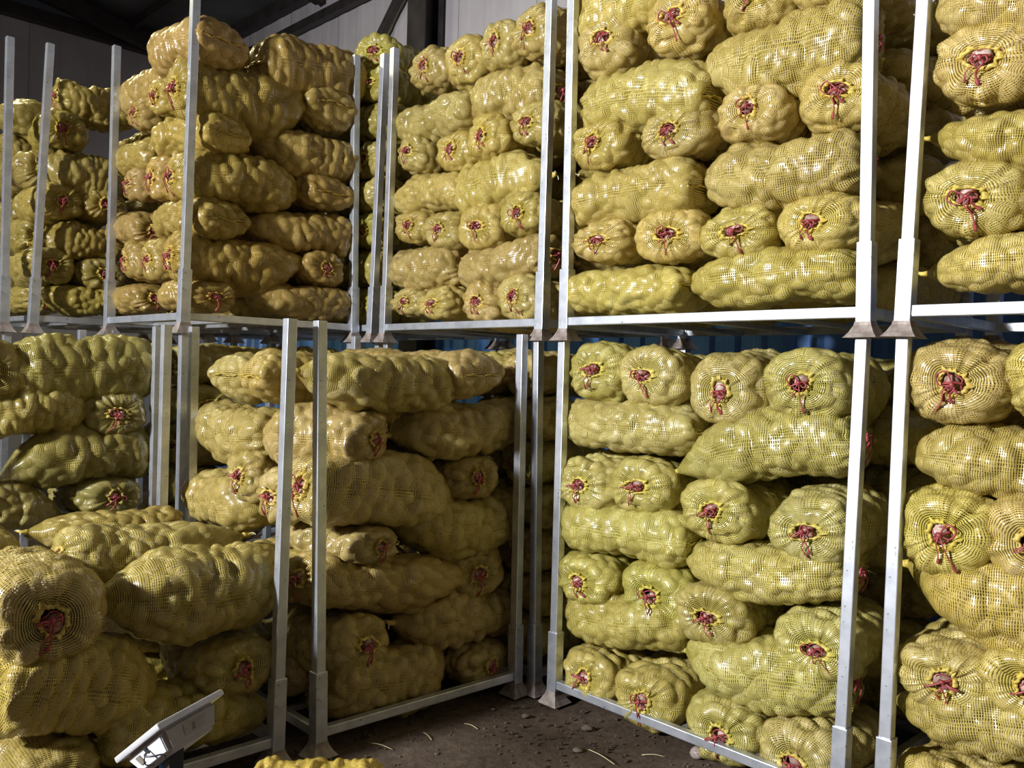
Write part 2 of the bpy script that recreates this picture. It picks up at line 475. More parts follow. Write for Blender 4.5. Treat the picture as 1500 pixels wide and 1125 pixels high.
rnd = random.Random(42)
SACKS = []
def sack(loc, L_=0.64, ry=0.16, rz=0.135, head=0.0, tilt=0.0, yaw=0.0, bottom=None, label='', group='', tint=None, tied=True, vi=None):
    """head: direction (degrees) from the tied mouth to the closed end; loc: centre"""
    var = (SEAM if bottom == 'seam' else POINT)
    v = var[vi if vi is not None else rnd.randrange(len(var))]
    o = empty('potato_sack', loc)
    o.rotation_euler = Euler((rnd.uniform(-.05, .05), -math.radians(tilt), math.radians(head+yaw)), 'XYZ')
    o.scale = (L_/SL, ry/(SRY+.006), rz/(SRZ+.004))
    flip = rnd.random() < 0.5
    col = tint or (1, 1, 1)
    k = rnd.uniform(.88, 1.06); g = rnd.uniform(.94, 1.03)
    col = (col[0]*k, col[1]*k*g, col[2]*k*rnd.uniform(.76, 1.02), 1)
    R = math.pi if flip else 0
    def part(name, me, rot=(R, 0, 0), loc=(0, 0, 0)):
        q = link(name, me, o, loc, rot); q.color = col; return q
    part('net', v['net'])
    p = part('potatoes', v['pots']); p['kind'] = 'stuff'
    part('gathered_mouth', v['frill'])
    part(v['tname'], v['tail'])
    if tied:
        c = v['ctr']; cy, cz = (-c[1], -c[2]) if flip else (c[1], c[2])
        s = link('tie_string', rnd.choice(STRINGS), o, (c[0]-0.004, cy, cz), (rnd.uniform(-.35, .35), 0, 0))
        for a in range(2):
            an = rnd.uniform(0, 6.28) + a*2.6
            q = link('potato', rnd.choice(POTATO), o, (c[0]+0.012, cy+.012*math.cos(an), cz+.012*math.sin(an)), (rnd.uniform(0, 6), rnd.uniform(0, 6), rnd.uniform(0, 6)))
            q.scale = (.85, .85, .85)
            q.color = (1, 1, 1, 1)
    tag(o, label, 'sack', group)
    SACKS.append(o)
    if len(label.split()) > 16: print('LONG', label)
    return o

# ------------------------------------------------------------------ racks
PW, SW = 0.040, 0.052
TIER = 1.652
def post_meshes(m):
    bm = bmesh.new(); box_bm(bm, -PW/2, PW/2, -PW/2, PW/2, 0.036, 1.68, bev=0.003); a = from_bm('post', bm, m)
    bm = bmesh.new(); box_bm(bm, -SW/2, SW/2, -SW/2, SW/2, 0.036, 0.325, bev=0.003)
    b = from_bm('collar', bm, m)
    bm = bmesh.new(); rings = []
    for z, h in ((0.055, .027), (0.042, .030), (0.02, .041), (0.004, .053), (0.0, .057), (0.0, .050), (.03, .025)):
        rings.append([bm.verts.new((sx*h, sy*h, z)) for sx, sy in ((-1, -1), (1, -1), (1, 1), (-1, 1))])
    for r0, r1 in zip(rings, rings[1:]):
        for k in range(4): bm.faces.new((r0[k], r0[(k+1) % 4], r1[(k+1) % 4], r1[k]))
    bmesh.ops.recalc_face_normals(bm, faces=bm.faces)
    c = from_bm('foot_cup', bm, M_CUP)
    return a, b, c
PMESH = post_meshes(M_GALV)
RACK_INFO = {}
def project(p):
    d = Vector(p)-Vector((0, 0, EYE)); z = d.dot(_fw)
    return Vector((W_PX/2+F_PX*d.dot(RT)/z, H_PX/2-F_PX*d.dot(UP)/z, z))
# where the posts really stand and lean in the photograph (posts are knocked about): two measured points each
PINS = {
 'R1': {(-1, -1): ((1268, 490), (1276, 2)), (-1, 1): ((829, 495), (840, 2))},
 'Q1': {(-1, 1): ((1324, 487), (1354, 2))},
 'M1': {(-1, -1): ((793, 495), (808, 2)), (-1, 1): ((564, 494), (578, 82))},
 'N1': {(-1, -1): ((545, 489), (563, 100))},
 'U1': {(-1, -1): ((268, 483), (286, 2)), (1, -1): ((517, 494), (520, 200)), (-1, 1): ((160, 475), (170, 97))},
 'K1': {(-1, -1): ((48, 478), (72, 90))},
 'J1': {(1, -1): ((5, 478), (14, 82))},
 'R0': {(-1, 1): ((812, 1020), (826, 505)), (-1, -1): ((1232, 1110), (1264, 505))},
 'Q0': {(-1, 1): ((1298, 1100), (1324, 505))},
 'C0': {(-1, -1): ((466, 1090), (469, 480)), (1, -1): ((754, 1010), (765, 495)), (-1, 1): ((279, 760), (284, 490))},
 'F0': {(1, -1): ((403, 1105), (425, 478)), (1, 1): ((237, 750), (244, 485))},
 'D0': {(1, -1): ((225, 750), (231, 485))},
 'M0': {(-1, -1): ((783, 1000), (788, 510))},
 'U0': {(-1, -1): ((264, 760), (269, 500))},
}
def rack(key, x0, x1, y0, y1, tier, label):
    cx, cy, cz = (x0+x1)/2, (y0+y1)/2, tier*TIER
    o = empty('stacking_rack', (cx, cy, cz))
    tag(o, label, 'rack', 'steel stacking racks')
    hx, hy = (x1-x0)/2, (y1-y0)/2
    feet = {}; mid = {}
    for sx in (-1, 1):
        for sy in (-1, 1):
            B = Vector((cx+sx*(hx-SW/2), cy+sy*(hy-SW/2), cz)); T = B+Vector((0, 0, 1.68))
            pin = PINS.get(key, {}).get((sx, sy))
            if pin:
                for _ in range(3):
                    sh = []
                    for (px, py) in pin:
                        lo, hi = 0.0, 1.0
                        for _k in range(30):
                            m_ = (lo+hi)/2
                            if project(B.lerp(T, m_)).y > py: lo = m_
                            else: hi = m_
                        q = project(B.lerp(T, lo)); sh.append((lo, (px-q.x)*q.z/F_PX))
                    (t0, s0), (t1, s1) = sh
                    k = (s1-s0)/(t1-t0) if abs(t1-t0) > .1 else 0
                    sb = s0-k*t0; st = sb+k
                    B = B+_rt0*sb; T = T+_rt0*st; T.z = cz+1.68
            else:
                T = T+Vector((rnd.uniform(-.008, .008), rnd.uniform(-.008, .008), 0))
            p = link('post', PMESH[0], o, B-Vector((cx, cy, cz)))
            link('collar', PMESH[1], p); link('foot_cup', PMESH[2], p)
            d = (T-B).normalized()
            p.rotation_euler = Euler((-d.y, d.x, 0))
            feet[(sx, sy)] = B-Vector((cx, cy, cz)); mid[(sx, sy)] = B.lerp(T, .087/1.68)-Vector((cx, cy, cz))
    for a, b in (((-1, -1), (-1, 1)), ((1, -1), (1, 1)), ((-1, -1), (1, -1)), ((-1, 1), (1, 1))):
        P_, Q_ = mid[a], mid[b]; d = (Q_-P_).normalized()
        bar('rail', P_+d*.024, Q_-d*.024, .034, .038, M_GALV, o)
    for t in (.25, .5, .75):
        if hy > hx: P_, Q_ = mid[(-1, -1)].lerp(mid[(-1, 1)], t), mid[(1, -1)].lerp(mid[(1, 1)], t)
        else: P_, Q_ = mid[(-1, -1)].lerp(mid[(1, -1)], t), mid[(-1, 1)].lerp(mid[(1, 1)], t)
        d = (Q_-P_).normalized(); dn = Vector((0, 0, -.008))
        bar('crossbar', P_+d*.018+dn, Q_-d*.018+dn, .03, .022, M_GALV2, o)
    RACK_INFO[key] = (x0, x1, y0, y1, tier*TIER)
    return o

h = SW/2
RX = 2.87
rack('R0', RX, RX+1.0, 1.15, 2.58, 0, 'galvanised stacking rack standing on the soil, right of centre, full of sacks')
rack('R1', RX, RX+1.0, 1.15, 2.58, 1, 'galvanised stacking rack stacked above the one right of centre')
rack('Q0', RX, RX+1.0, -0.34, 1.09, 0, 'galvanised stacking rack standing at the right edge, lower of the two')
rack('Q1', RX, RX+1.0, -0.34, 1.09, 1, 'galvanised stacking rack at the right edge, upper of the two')
rack('M0', RX+.03, RX+1.03, 2.66, 3.97, 0, 'galvanised stacking rack on the floor in the dark gap behind the centre rack')
rack('M1', RX+.03, RX+1.03, 2.66, 3.97, 1, 'galvanised upper stacking rack at top centre before the steel column')
rack('N0', RX+.05, RX+1.05, 4.03, 5.33, 0, 'lower galvanised stacking rack in the darkness behind the centre racks')
rack('N1', RX+.05, RX+1.05, 4.03, 5.33, 1, 'upper galvanised stacking rack in shade between top centre and tall left stack')
rack('C0', 1.76, 2.78, 2.80, 4.03, 0, 'galvanised floor rack at centre with no rack on top of it')
rack('F0', 0.60, 1.64, 2.86, 4.05, 0, 'galvanised floor rack at lower left, only half filled with sacks')
rack('D0', 0.66, 1.74, 4.22, 5.30, 0, 'galvanised floor rack at middle left behind the half filled rack')
rack('U0', 1.83, 2.88, 4.17, 5.16, 0, 'galvanised floor rack in the dark under the tall left stack')
rack('U1', 1.83, 2.88, 4.17, 5.16, 1, 'galvanised upper rack carrying the tall left stack of brown yellow sacks')
rack('K0', 1.46, 2.60, 5.46, 6.6, 0, 'galvanised floor rack far left, hidden under the far left upper rack')
rack('K1', 1.46, 2.60, 5.46, 6.6, 1, 'galvanised upper rack far left with its post beside the tall stack')
rack('V0', 2.74, 3.80, 5.46, 6.6, 0, 'galvanised floor rack in the dark far behind the tall left stack')
rack('V1', 2.74, 3.80, 5.46, 6.6, 1, 'galvanised upper rack hidden behind the tall left stack')
rack('J0', 0.32, 1.40, 5.46, 6.6, 0, 'galvanised floor rack farthest left of the back row')
rack('J1', 0.32, 1.40, 5.46, 6.6, 1, 'galvanised upper rack farthest left, its posts at the edge')

# ------------------------------------------------------------------ filling the racks
RN = {'R0': 'lower right-centre rack', 'R1': 'upper right-centre rack', 'Q0': 'lower rack at right edge', 'Q1': 'upper rack at right edge',
      'M0': 'dark rack behind centre', 'M1': 'upper rack at top centre', 'N0': 'lowest dark back rack', 'N1': 'shaded upper back rack',
      'C0': 'centre floor rack', 'F0': 'half-filled left rack', 'D0': 'middle left floor rack', 'U1': 'tall left stack', 'U0': 'rack beneath tall stack',
      'K1': 'far left upper rack', 'J1': 'farthest left upper rack', 'V0': 'far dark floor rack', 'V1': 'far hidden upper rack'}
ORD = ['first', 'second', 'third', 'fourth', 'fifth', 'sixth', 'seventh', 'eighth']
def lay(k): return ORD[k-1] + ' layer up'
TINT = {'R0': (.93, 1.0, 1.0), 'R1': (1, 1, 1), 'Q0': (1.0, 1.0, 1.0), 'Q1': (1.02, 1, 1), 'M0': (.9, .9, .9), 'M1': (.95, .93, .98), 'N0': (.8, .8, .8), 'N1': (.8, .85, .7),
        'C0': (.84, .82, .9), 'F0': (.80, .80, .78), 'D0': (.70, .72, .78), 'U1': (.80, .71, .68), 'U0': (.8, .8, .8), 'K1': (.76, .72, .62), 'J1': (.85, .8, .7), 'V0': (.8, .8, .8), 'V1': (.8, .8, .8)}  # K1 sack colour lowered to stand in for dimmer light there

def end_x(key, k, px, py, y0, y1, xf, ry=0.165, L_=0.64, pos='', seam=False, yaw=0, dz=0):
    """a sack lying along X with its tied mouth (or seam) at the face X = xf; px,py the mouth, y0..y1 top and bottom in the photograph"""
    P = on_x(px, py, xf-0.0)
    dep = (Vector((xf+.1, P.y, P.z))-Vector((0, 0, EYE))).dot(_fw)
    rz = (y1-y0)/2*dep/F_PX*0.97
    zc = on_x(px, (y0+y1)/2, xf+.08).z + dz
    kind = 'seam' if seam else 'point'
    lab = ('sack with %s, %s, %s, %s' % ('seamed end' if seam else 'red tied mouth', pos, lay(k), RN[key]))
    return sack((xf-0.01+L_/2, P.y, zc), L_, ry, rz, 180 if seam else 0, 0, yaw+rnd.uniform(-3, 3), kind, lab, 'end-on sacks in the '+RN[key], TINT[key])
def side_x(key, k, x0, x1, y0, y1, xf, tip='left', pos='', yl=None, yr=None, seam=False, vi=None, rw=0.16):
    """a sack lying along Y behind the face X = xf, from photograph column x0 to x1"""
    xm, ym = (x0+x1)/2, (y0+y1)/2
    A = on_x(x0, yl or ym, xf+.10); B = on_x(x1, yr or ym, xf+.10); Mm = on_x(xm, ym, xf+.05)
    dep = (Mm-Vector((0, 0, EYE))).dot(_fw)
    rz = (y1-y0)/2*dep/F_PX*0.98
    Ln = abs(A.y-B.y)+0.05
    head = 90 if tip == 'left' else -90
    tilt = math.degrees(math.atan2(A.z-B.z, A.y-B.y)) if (yl or yr) else 0
    if tip != 'left': tilt = -tilt
    lab = 'sideways sack, %s, %s, %s' % (pos, lay(k), RN[key])
    return sack((xf+rw-.005, (A.y+B.y)/2, Mm.z), Ln, rw, rz, head, tilt, rnd.uniform(-2.5, 2.5), 'seam' if seam else 'point', lab, 'sideways sacks in the '+RN[key], TINT[key], vi=vi)
def side_y(key, k, x0, x1, y0, y1, yf, tip='right', pos='', yl=None, yr=None, seam=False, vi=None, rw=0.16, rear=0.0):
    """a sack lying along X behind the face Y = yf"""
    xm, ym = (x0+x1)/2, (y0+y1)/2; q = yf+rear
    A = on_y(x0, yl or ym, q+.10); B = on_y(x1, yr or ym, q+.10); Mm = on_y(xm, ym, q+.05)
    dep = (Mm-Vector((0, 0, EYE))).dot(_fw)
    rz = (y1-y0)/2*dep/F_PX*0.98
    Ln = abs(B.x-A.x)+0.05
    head = 0 if tip == 'right' else 180
    tilt = math.degrees(math.atan2(B.z-A.z, B.x-A.x)) if (yl or yr) else 0
    if tip != 'right': tilt = -tilt
    lab = 'sideways sack, %s, %s, %s' % (pos, lay(k), RN[key])
    return sack(((A.x+B.x)/2, q+rw-.005, Mm.z), Ln, rw, rz, head, tilt, rnd.uniform(-2.5, 2.5), 'seam' if seam else 'point', lab, 'sideways sacks in the '+RN[key], TINT[key], vi=vi)
def end_y(key, k, px, py, y0, y1, yf, rx=0.16, L_=0.64, pos='', seam=False, yaw=0, xs=None, dy=0):
    P = on_y(px, py, yf)
    dep = (Vector((P.x, yf+.1, P.z))-Vector((0, 0, EYE))).dot(_fw)
    rz = (y1-y0)/2*dep/F_PX*0.97
    zc = on_y(px, (y0+y1)/2, yf+.08).z
    lab = ('sack with %s, %s, %s, %s' % ('seamed end' if seam else 'tied mouth', pos, lay(k), RN[key]))
    return sack((P.x, yf-0.01+L_/2+dy, zc), L_, rx, rz, -90 if seam else 90, 0, yaw+rnd.uniform(-4, 4), 'seam' if seam else 'point', lab, 'end-on sacks in the '+RN[key], TINT[key])
def inner(key, k, x, y, z, L_, r, rz, head, what, seam=False, tied=True):
    lab = 'sack %s, %s, %s' % (what, lay(k), RN[key])
    return sack((x, y, z), L_, r, rz, head, 0, rnd.uniform(-3, 3), 'seam' if seam else 'point', lab, 'inner sacks in the '+RN[key], TINT[key], tied=tied)

FX = RX+.0
P4 = ['leftmost of four', 'second of four', 'third of four', 'rightmost of four']
P2 = ['left of two', 'right of two']
# ---- R1
for k, rows in {2: [(868, 357, 318, 390), (955, 347, 305, 388), (1060, 340, 298, 386), (1193, 328, 282, 378)],
                4: [(868, 212, 174, 255), (975, 187, 153, 237), (1087, 172, 128, 215), (1212, 142, 98, 200)],
                6: [(868, 68, 28, 122), (983, 30, -10, 88), (1090, 0, -45, 57), (1212, -30, -85, 20)]}.items():
    for i, (px, py, a, b) in enumerate(rows): end_x('R1', k, px, py, a, b, FX, 0.172, pos=P4[i], yaw=(0, 4, 6, 2)[i] + rnd.uniform(-5, 5))
for k, rows in {1: [(842, 1008, 386, 462, 'right', None, None), (1005, 1256, 360, 450, 'left', 425, 398)],
                3: [(846, 1022, 234, 326, 'right', None, None), (1018, 1260, 193, 300, 'left', 262, 242)],
                5: [(858, 1040, 87, 190, 'right', 150, 130), (1024, 1268, 5, 138, 'left', 100, 55)],
                7: [(852, 990, -55, 47, 'right', None, None), (1120, 1290, -110, -15, 'left', None, None)]}.items():
    for i, (x0, x1, a, b, tip, yl, yr) in enumerate(rows): side_x('R1', k, x0, x1, a, b, FX, tip, P2[i], yl, yr, seam=(tip == 'right'))
# ---- R0
for k, rows in {7: [(862, 548, 498, 592), (943, 552, 507, 600), (1042, 578, 512, 625), (1165, 577, 510, 625)],
                5: [(850, 690, 662, 744), (925, 708, 665, 757), (1035, 750, 698, 798), (1172, 760, 712, 825)],
                3: [(845, 847, 803, 882), (940, 852, 815, 907), (1020, 900, 850, 942), (1178, 932, 885, 985)],
                1: [(850, 990, 942, 1024), (930, 1017, 962, 1060), (1040, 1060, 1010, 1112), (1165, 1105, 1045, 1158)]}.items():
    for i, (px, py, a, b) in enumerate(rows): end_x('R0', k, px, py, a, b, FX, 0.172, pos=P4[i], yaw=(0, 4, 6, 2)[i] + rnd.uniform(-5, 5))
for k, rows in {6: [(835, 1022, 585, 665, 'right', None, None), (992, 1250, 602, 712, 'left', 675, 645)],
                4: [(832, 1010, 740, 826, 'right', 770, 800), (985, 1240, 797, 887, 'left', 822, 845)],
                2: [(830, 1010, 872, 960, 'right', 905, 925), (1008, 1235, 935, 1050, 'left', 978, 1015)]}.items():
    for i, (x0, x1, a, b, tip, yl, yr) in enumerate(rows): side_x('R0', k, x0, x1, a, b, FX, tip, P2[i], yl, yr, seam=(tip == 'right'))
# ---- Q1, Q0
for k, rows in {2: [(1418, 290, 224, 352), (1590, 270, 210, 345)], 4: [(1430, 92, 22, 160), (1590, 60, -10, 150)]}.items():
    for i, (px, py, a, b) in enumerate(rows): end_x('Q1', k, px, py, a, b, FX, 0.175, pos=P4[i], yaw=(2, 0)[i])
for k, rows in {7: [(1386, 565, 497, 626), (1550, 560, 490, 625)], 5: [(1378, 775, 710, 848), (1520, 790, 725, 860)],
                3: [(1370, 983, 927, 1040), (1515, 1000, 940, 1065)], 1: [(1372, 1165, 1110, 1225), (1520, 1200, 1140, 1260)]}.items():
    for i, (px, py, a, b) in enumerate(rows): end_x('Q0', k, px, py, a, b, FX, 0.172, pos=P4[i], yaw=(2, 0)[i])
for k, a, b, yl, yr in ((1, 335, 432, 395, 375), (3, 148, 240, 200, 180), (5, -45, 50, 15, -15)):
    side_x('Q1', k, 1352+(k > 1)*6, 1660, a, b, FX, 'left', 'leftmost', yl, yr)
for k, a, b, yl, yr in ((6, 620, 745, 655, 700), (4, 815, 960, 860, 900), (2, 1010, 1130, 1050, 1100)):
    side_x('Q0', k, 1334-(6-k)*5, 1660, a, b, FX, 'left', 'leftmost', yl, yr)
# ---- M1
MX = RX+.03
for k, rows in {1: [(590, 445, 420, 467), (632, 445, 416, 472), (693, 450, 412, 482), (750, 437, 403, 478)],
                3: [(590, 332, 308, 362), (640, 340, 312, 372), (684, 328, 300, 370), (752, 310, 283, 355)],
                5: [(598, 230, 200, 262), (655, 218, 193, 258), (706, 200, 168, 245), (768, 172, 147, 220)],
                7: [(618, 100, 74, 140), (668, 93, 62, 138), (720, 72, 38, 113), (775, 50, 12, 93)]}.items():
    for i, (px, py, a, b) in enumerate(rows): end_x('M1', k, px, py, a, b, MX, 0.155, pos=P4[i], yaw=rnd.uniform(-8, 8))
for k, rows in {2: [(572, 668, 358, 425, 'left', None, None), (664, 800, 350, 420, 'left', 400, 375)],
                4: [(576, 684, 252, 312, 'left', None, None), (680, 800, 216, 310, 'right', None, None)],
                6: [(596, 700, 137, 203, 'right', None, None), (680, 806, 93, 178, 'left', 158, 125)]}.items():
    for i, (x0, x1, a, b, tip, yl, yr) in enumerate(rows): side_x('M1', k, x0, x1, a, b, MX, tip, P2[i], yl, yr, seam=(tip == 'right' and k == 6))
# ---- U1: front face Y, left face X
UX, UY = 1.84, 4.18
side_y('U1', 1, 362, 510, 413, 469, UY, 'left', 'right of two in front')
side_y('U1', 2, 258, 447, 345, 425, UY, 'right', 'left of two in front')
side_y('U1', 3, 363, 511, 302, 372, UY, 'left', 'right of two in front')
side_y('U1', 4, 260, 446, 223, 306, UY, 'right', 'left of two in front')
side_y('U1', 5, 373, 521, 187, 258, UY, 'left', 'right of two in front')
side_y('U1', 6, 262, 463, 95, 190, UY, 'right', 'left of two in front', yl=125, yr=160)
side_y('U1', 7, 385, 531, 53, 145, UY, 'left', 'right of two in front', yl=85, yr=112, seam=True)
end_y('U1', 1, 312, 434, 408, 460, UY, 0.15, pos='left of two in front', L_=.52)
end_y('U1', 3, 318, 320, 288, 352, UY, 0.155, pos='left of two in front', seam=True, L_=.52, yaw=12)
end_y('U1', 5, 325, 195, 163, 228, UY, 0.16, pos='left of two in front', seam=True, L_=.52, yaw=12)
end_y('U1', 7, 318, 70, 28, 105, UY, 0.165, pos='left of two in front', seam=True, L_=.52, yaw=14)
end_y('U1', 2, 480, 396, 368, 423, UY, 0.15, pos='right of two in front', L_=.5)
end_y('U1', 4, 484, 285, 256, 312, UY, 0.16, pos='right of two in front', seam=True, L_=.5)
end_y('U1', 6, 494, 165, 132, 196, UY, 0.165, pos='right of two in front', seam=True, L_=.5, yaw=-5)
for k, rows in {2: [(214, 384, 350, 416), (185, 386, 352, 416)],
                4: [(220, 262, 232, 305), (186, 276, 246, 305)],
                6: [(222, 160, 125, 185), (194, 178, 150, 206)]}.items():
    for i, (px, py, a, b) in enumerate(rows):
        end_x('U1', k, px, py, a, b, UX, 0.122, pos=['middle of the left face', 'back of the left face'][i], yaw=rnd.uniform(-6, 6))
for k, x0, x1, a, b in ((1, 168, 214, 414, 459), (3, 166, 216, 307, 362), (5, 176, 232, 200, 258), (7, 194, 256, 90, 155)):
    side_x('U1', k, x0, x1, a, b, UX, 'left', 'back half of the left face', rw=.155, seam=(k == 7))
# ---- C0 (centre floor rack)
CX, CY = 1.77, 2.81
side_y('C0', 7, 450, 656, 512, 606, CY, 'left', 'left of two in front', yl=552, yr=565)
end_y('C0', 7, 700, 548, 512, 588, CY, 0.16, pos='right of two in front', seam=True, L_=.6)
s = end_y('C0', 6, 562, 645, 597, 686, CY, 0.155, pos='left of two in front', L_=.6, yaw=0)
s.rotation_euler.z = math.radians(114); _m = on_y(556, 645, 2.84); s.location = (_m.x-.30*.407, _m.y+.30*.914, s.location.z)
side_y('C0', 6, 592, 754, 585, 672, CY, 'left', 'right of two in front', yl=635, yr=625)
side_y('C0', 5, 450, 684, 667, 782, CY, 'right', 'left of two in front', yl=720, yr=735)
end_y('C0', 5, 718, 690, 662, 732, CY, 0.15, pos='right of two in front', L_=.6, yaw=-15)
end_y('C0', 4, 545, 785, 768, 828, CY, 0.15, pos='left of two in front', L_=.6, yaw=10)
side_y('C0', 4, 585, 750, 727, 820, CY, 'left', 'right of two in front', yl=790, yr=765)
side_y('C0', 3, 450, 684, 818, 902, CY, 'right', 'left of two in front', yl=862, yr=855)
end_y('C0', 3, 728, 826, 785, 866, CY, 0.155, pos='right of two in front', L_=.6, yaw=-15)
end_y('C0', 2, 533, 945, 893, 990, CY, 0.165, pos='left of two in front', L_=.6)
side_y('C0', 2, 582, 748, 868, 958, CY, 'left', 'right of two in front', yl=935, yr=905)
side_y('C0', 1, 478, 664, 950, 1058, CY, 'right', 'left of two in front', yl=1005, yr=985)
end_y('C0', 1, 718, 970, 928, 1002, CY, 0.16, pos='right of two in front', L_=.6)
# left face of C0
for i, (px, py, a, b) in enumerate([(372, 552, 510, 592), (318, 552, 516, 588)]):
    end_x('C0', 7, px, py, a, b, CX, 0.145, pos=['middle of left face', 'back of left face'][i], seam=True, yaw=(-6, 12)[i])
side_x('C0', 6, 286, 392, 590, 678, CX, 'left', 'back of left face', yl=620, yr=650, rw=.15)
for i, (px, py, a, b) in enumerate([(388, 715, 668, 760), (340, 728, 650, 735)]):
    end_x('C0', 5, px, py, a, b, CX, 0.14, pos=['middle of left face', 'back of left face'][i], yaw=6)
side_x('C0', 4, 290, 378, 698, 786, CX, 'right', 'back of left face', rw=.15)
for i, (px, py, a, b) in enumerate([(392, 835, 795, 870), (350, 815, 780, 845)]):
    end_x('C0', 3, px, py, a, b, CX, 0.14, pos=['middle of left face', 'back of left face'][i], yaw=6)
for k in range(1, 8):
    zz = .11+.213*(k-.5)
    if k % 2:
        inner('C0', k, 2.58, 3.66, zz, .60, .15, .112, 90, 'at the rear right', tied=False)
        if k == 1:
            for i in range(2): inner('C0', k, CX+.33, 3.2+.32*i, zz, .62, .155, .112, 0, 'on left face, %s' % ('second from front' if i == 0 else 'third from front'))
    else:
        for i in range(2): inner('C0', k, CX+.66, 3.30+.31*i, zz, .62, .155, .112, 180, 'hidden %s row' % ('second' if i == 0 else 'third'), tied=False)
# ---- F0 (half filled, lower left)
FY = 2.87
end_y('F0', 3, 82, 915, 818, 974, FY, 0.178, pos='big corner one', L_=.62)
side_y('F0', 3, 152, 400, 808, 946, FY, 'left', 'front one at top', yl=888, yr=858)
side_y('F0', 3, 98, 352, 772, 862, FY, 'right', 'behind the front top sack', rear=.33, yl=820, yr=800)
side_y('F0', 3, 52, 262, 752, 822, FY, 'left', 'third row from the front', rear=.66, yl=795, yr=775)
inner('F0', 3, 0.80, 3.72, 0.73, .62, .17, .13, 90, 'behind the big corner sack at top left', seam=True)
side_y('F0', 2, -5, 252, 945, 1092, FY, 'right', 'left of two in front', yl=1010, yr=1015)
end_y('F0', 2, 362, 968, 925, 1018, FY, 0.165, pos='right of two in front', L_=.62, yaw=-6)
end_y('F0', 1, 82, 1098, 1078, 1200, FY, 0.175, pos='left corner in front', L_=.62)
side_y('F0', 1, 150, 398, 1012, 1120, FY, 'right', 'right of two in front', yl=1085, yr=1055)
for k, zz in ((1, .21), (2, .45)):
    inner('F0', k, 1.40, 3.66, zz, .62, .16, .125, 90, 'behind the front right one', tied=False)
# ---- D0 (behind F0)
DY = 4.23
side_y('D0', 7, 20, 224, 488, 596, DY, 'left', 'right of two in front', yl=545, yr=538, seam=True)
end_y('D0', 7, -25, 545, 488, 590, DY, .17, pos='left of two in front')
side_y('D0', 6, -30, 138, 560, 645, DY, 'right', 'left of two in front', yl=605, yr=598)
end_y('D0', 6, 186, 603, 568, 636, DY, 0.155, pos='right of two in front', yaw=-4)
side_y('D0', 5, 2, 216, 622, 716, DY, 'left', 'wide one in front', yl=678, yr=655)
side_y('D0', 4, -80, 98, 712, 785, DY, 'right', 'left of two in front', yl=745, yr=750)
end_y('D0', 4, 165, 722, 696, 758, DY, 0.17, pos='right of two in front')
side_y('D0', 3, 60, 216, 752, 825, DY, 'left', 'right of two in front')
for i in range(3):
    inner('D0', 7, 0.86+.34*i, 4.95, 1.40, .62, .165, .12, 90, ['left one', 'middle one', 'right one'][i]+' behind the front top sacks', seam=True)
# ---- K1
KY = 5.47
end_y('K1', 6, 108, 200, 165, 226, KY, .155, pos='left of two in front', yaw=-10)
side_y('K1', 5, 64, 172, 222, 290, KY, 'left', 'front one', rw=.15)
end_y('K1', 4, 88, 296, 268, 326, KY, .15, pos='left of two in front')
end_y('K1', 4, 158, 304, 276, 330, KY, .15, pos='right of two in front')
side_y('K1', 3, 56, 172, 325, 382, KY, 'left', 'front one', rw=.15)
end_y('K1', 2, 78, 392, 364, 420, KY, .15, pos='left of two in front')
end_y('K1', 2, 152, 402, 376, 428, KY, .15, pos='right of two in front')
side_y('K1', 1, 58, 172, 415, 460, KY, 'left', 'front one', rw=.15)
side_y('K1', 7, 88, 210, 122, 182, KY, 'right', 'top one with bright lit back', rear=.06)
inner('K1', 7, 1.72, 6.2, 3.06, .6, .16, .13, 180, 'behind the top front one')
for k, (a, b) in {1: (415, 462), 3: (318, 380), 5: (215, 285)}.items():
    side_x('K1', k, -8, 48, a, b, 1.48, 'left', 'on the left face', rw=.15)
for k, zz in ((2, 2.05), (4, 2.42), (6, 2.82)):
    inner('K1', k, 1.79, 6.25, zz, .62, .16, .13, 0, 'tied end on the left face')
for k in (1, 3, 5, 7):
    zz = TIER+.11+.213*(k-.5)
    for i in range(2): inner('U1', k, 2.50, 4.52+.29*i, zz, .64, .145, .12, 180, 'hidden %s row from front' % ('second' if i == 0 else 'third'), tied=False)
for k in range(1, 7):
    zz = TIER+.11+.213*(k-.5)
    for i in (1,): inner('K1', k, 2.0+.33*i, 6.02, zz, 1.0 if k % 2 else .64, .165, .12, 90, 'deep inside, %s' % ('left' if i == 0 else 'right'), tied=False)
# ---- N1
for k in range(1, 8):
    z = TIER+.115+.222*(k-.5)
    if k % 2: inner('N1', k, RX+.05+.32, 4.23, z, .64, .165, .12, 0, 'nearest end on the left face'); inner('N1', k, RX+.05+.32, 4.56, z, .64, .165, .12, 0, 'second end on the left face')
    else: inner('N1', k, RX+.05+.16, 4.40, z, .66, .16, .12, 90, 'sideways at the near corner', seam=True)
inner('N1', 8, RX+.40, 4.36, TIER+.115+.222*7.35, .66, .18, .13, 20, 'topmost on the heap')
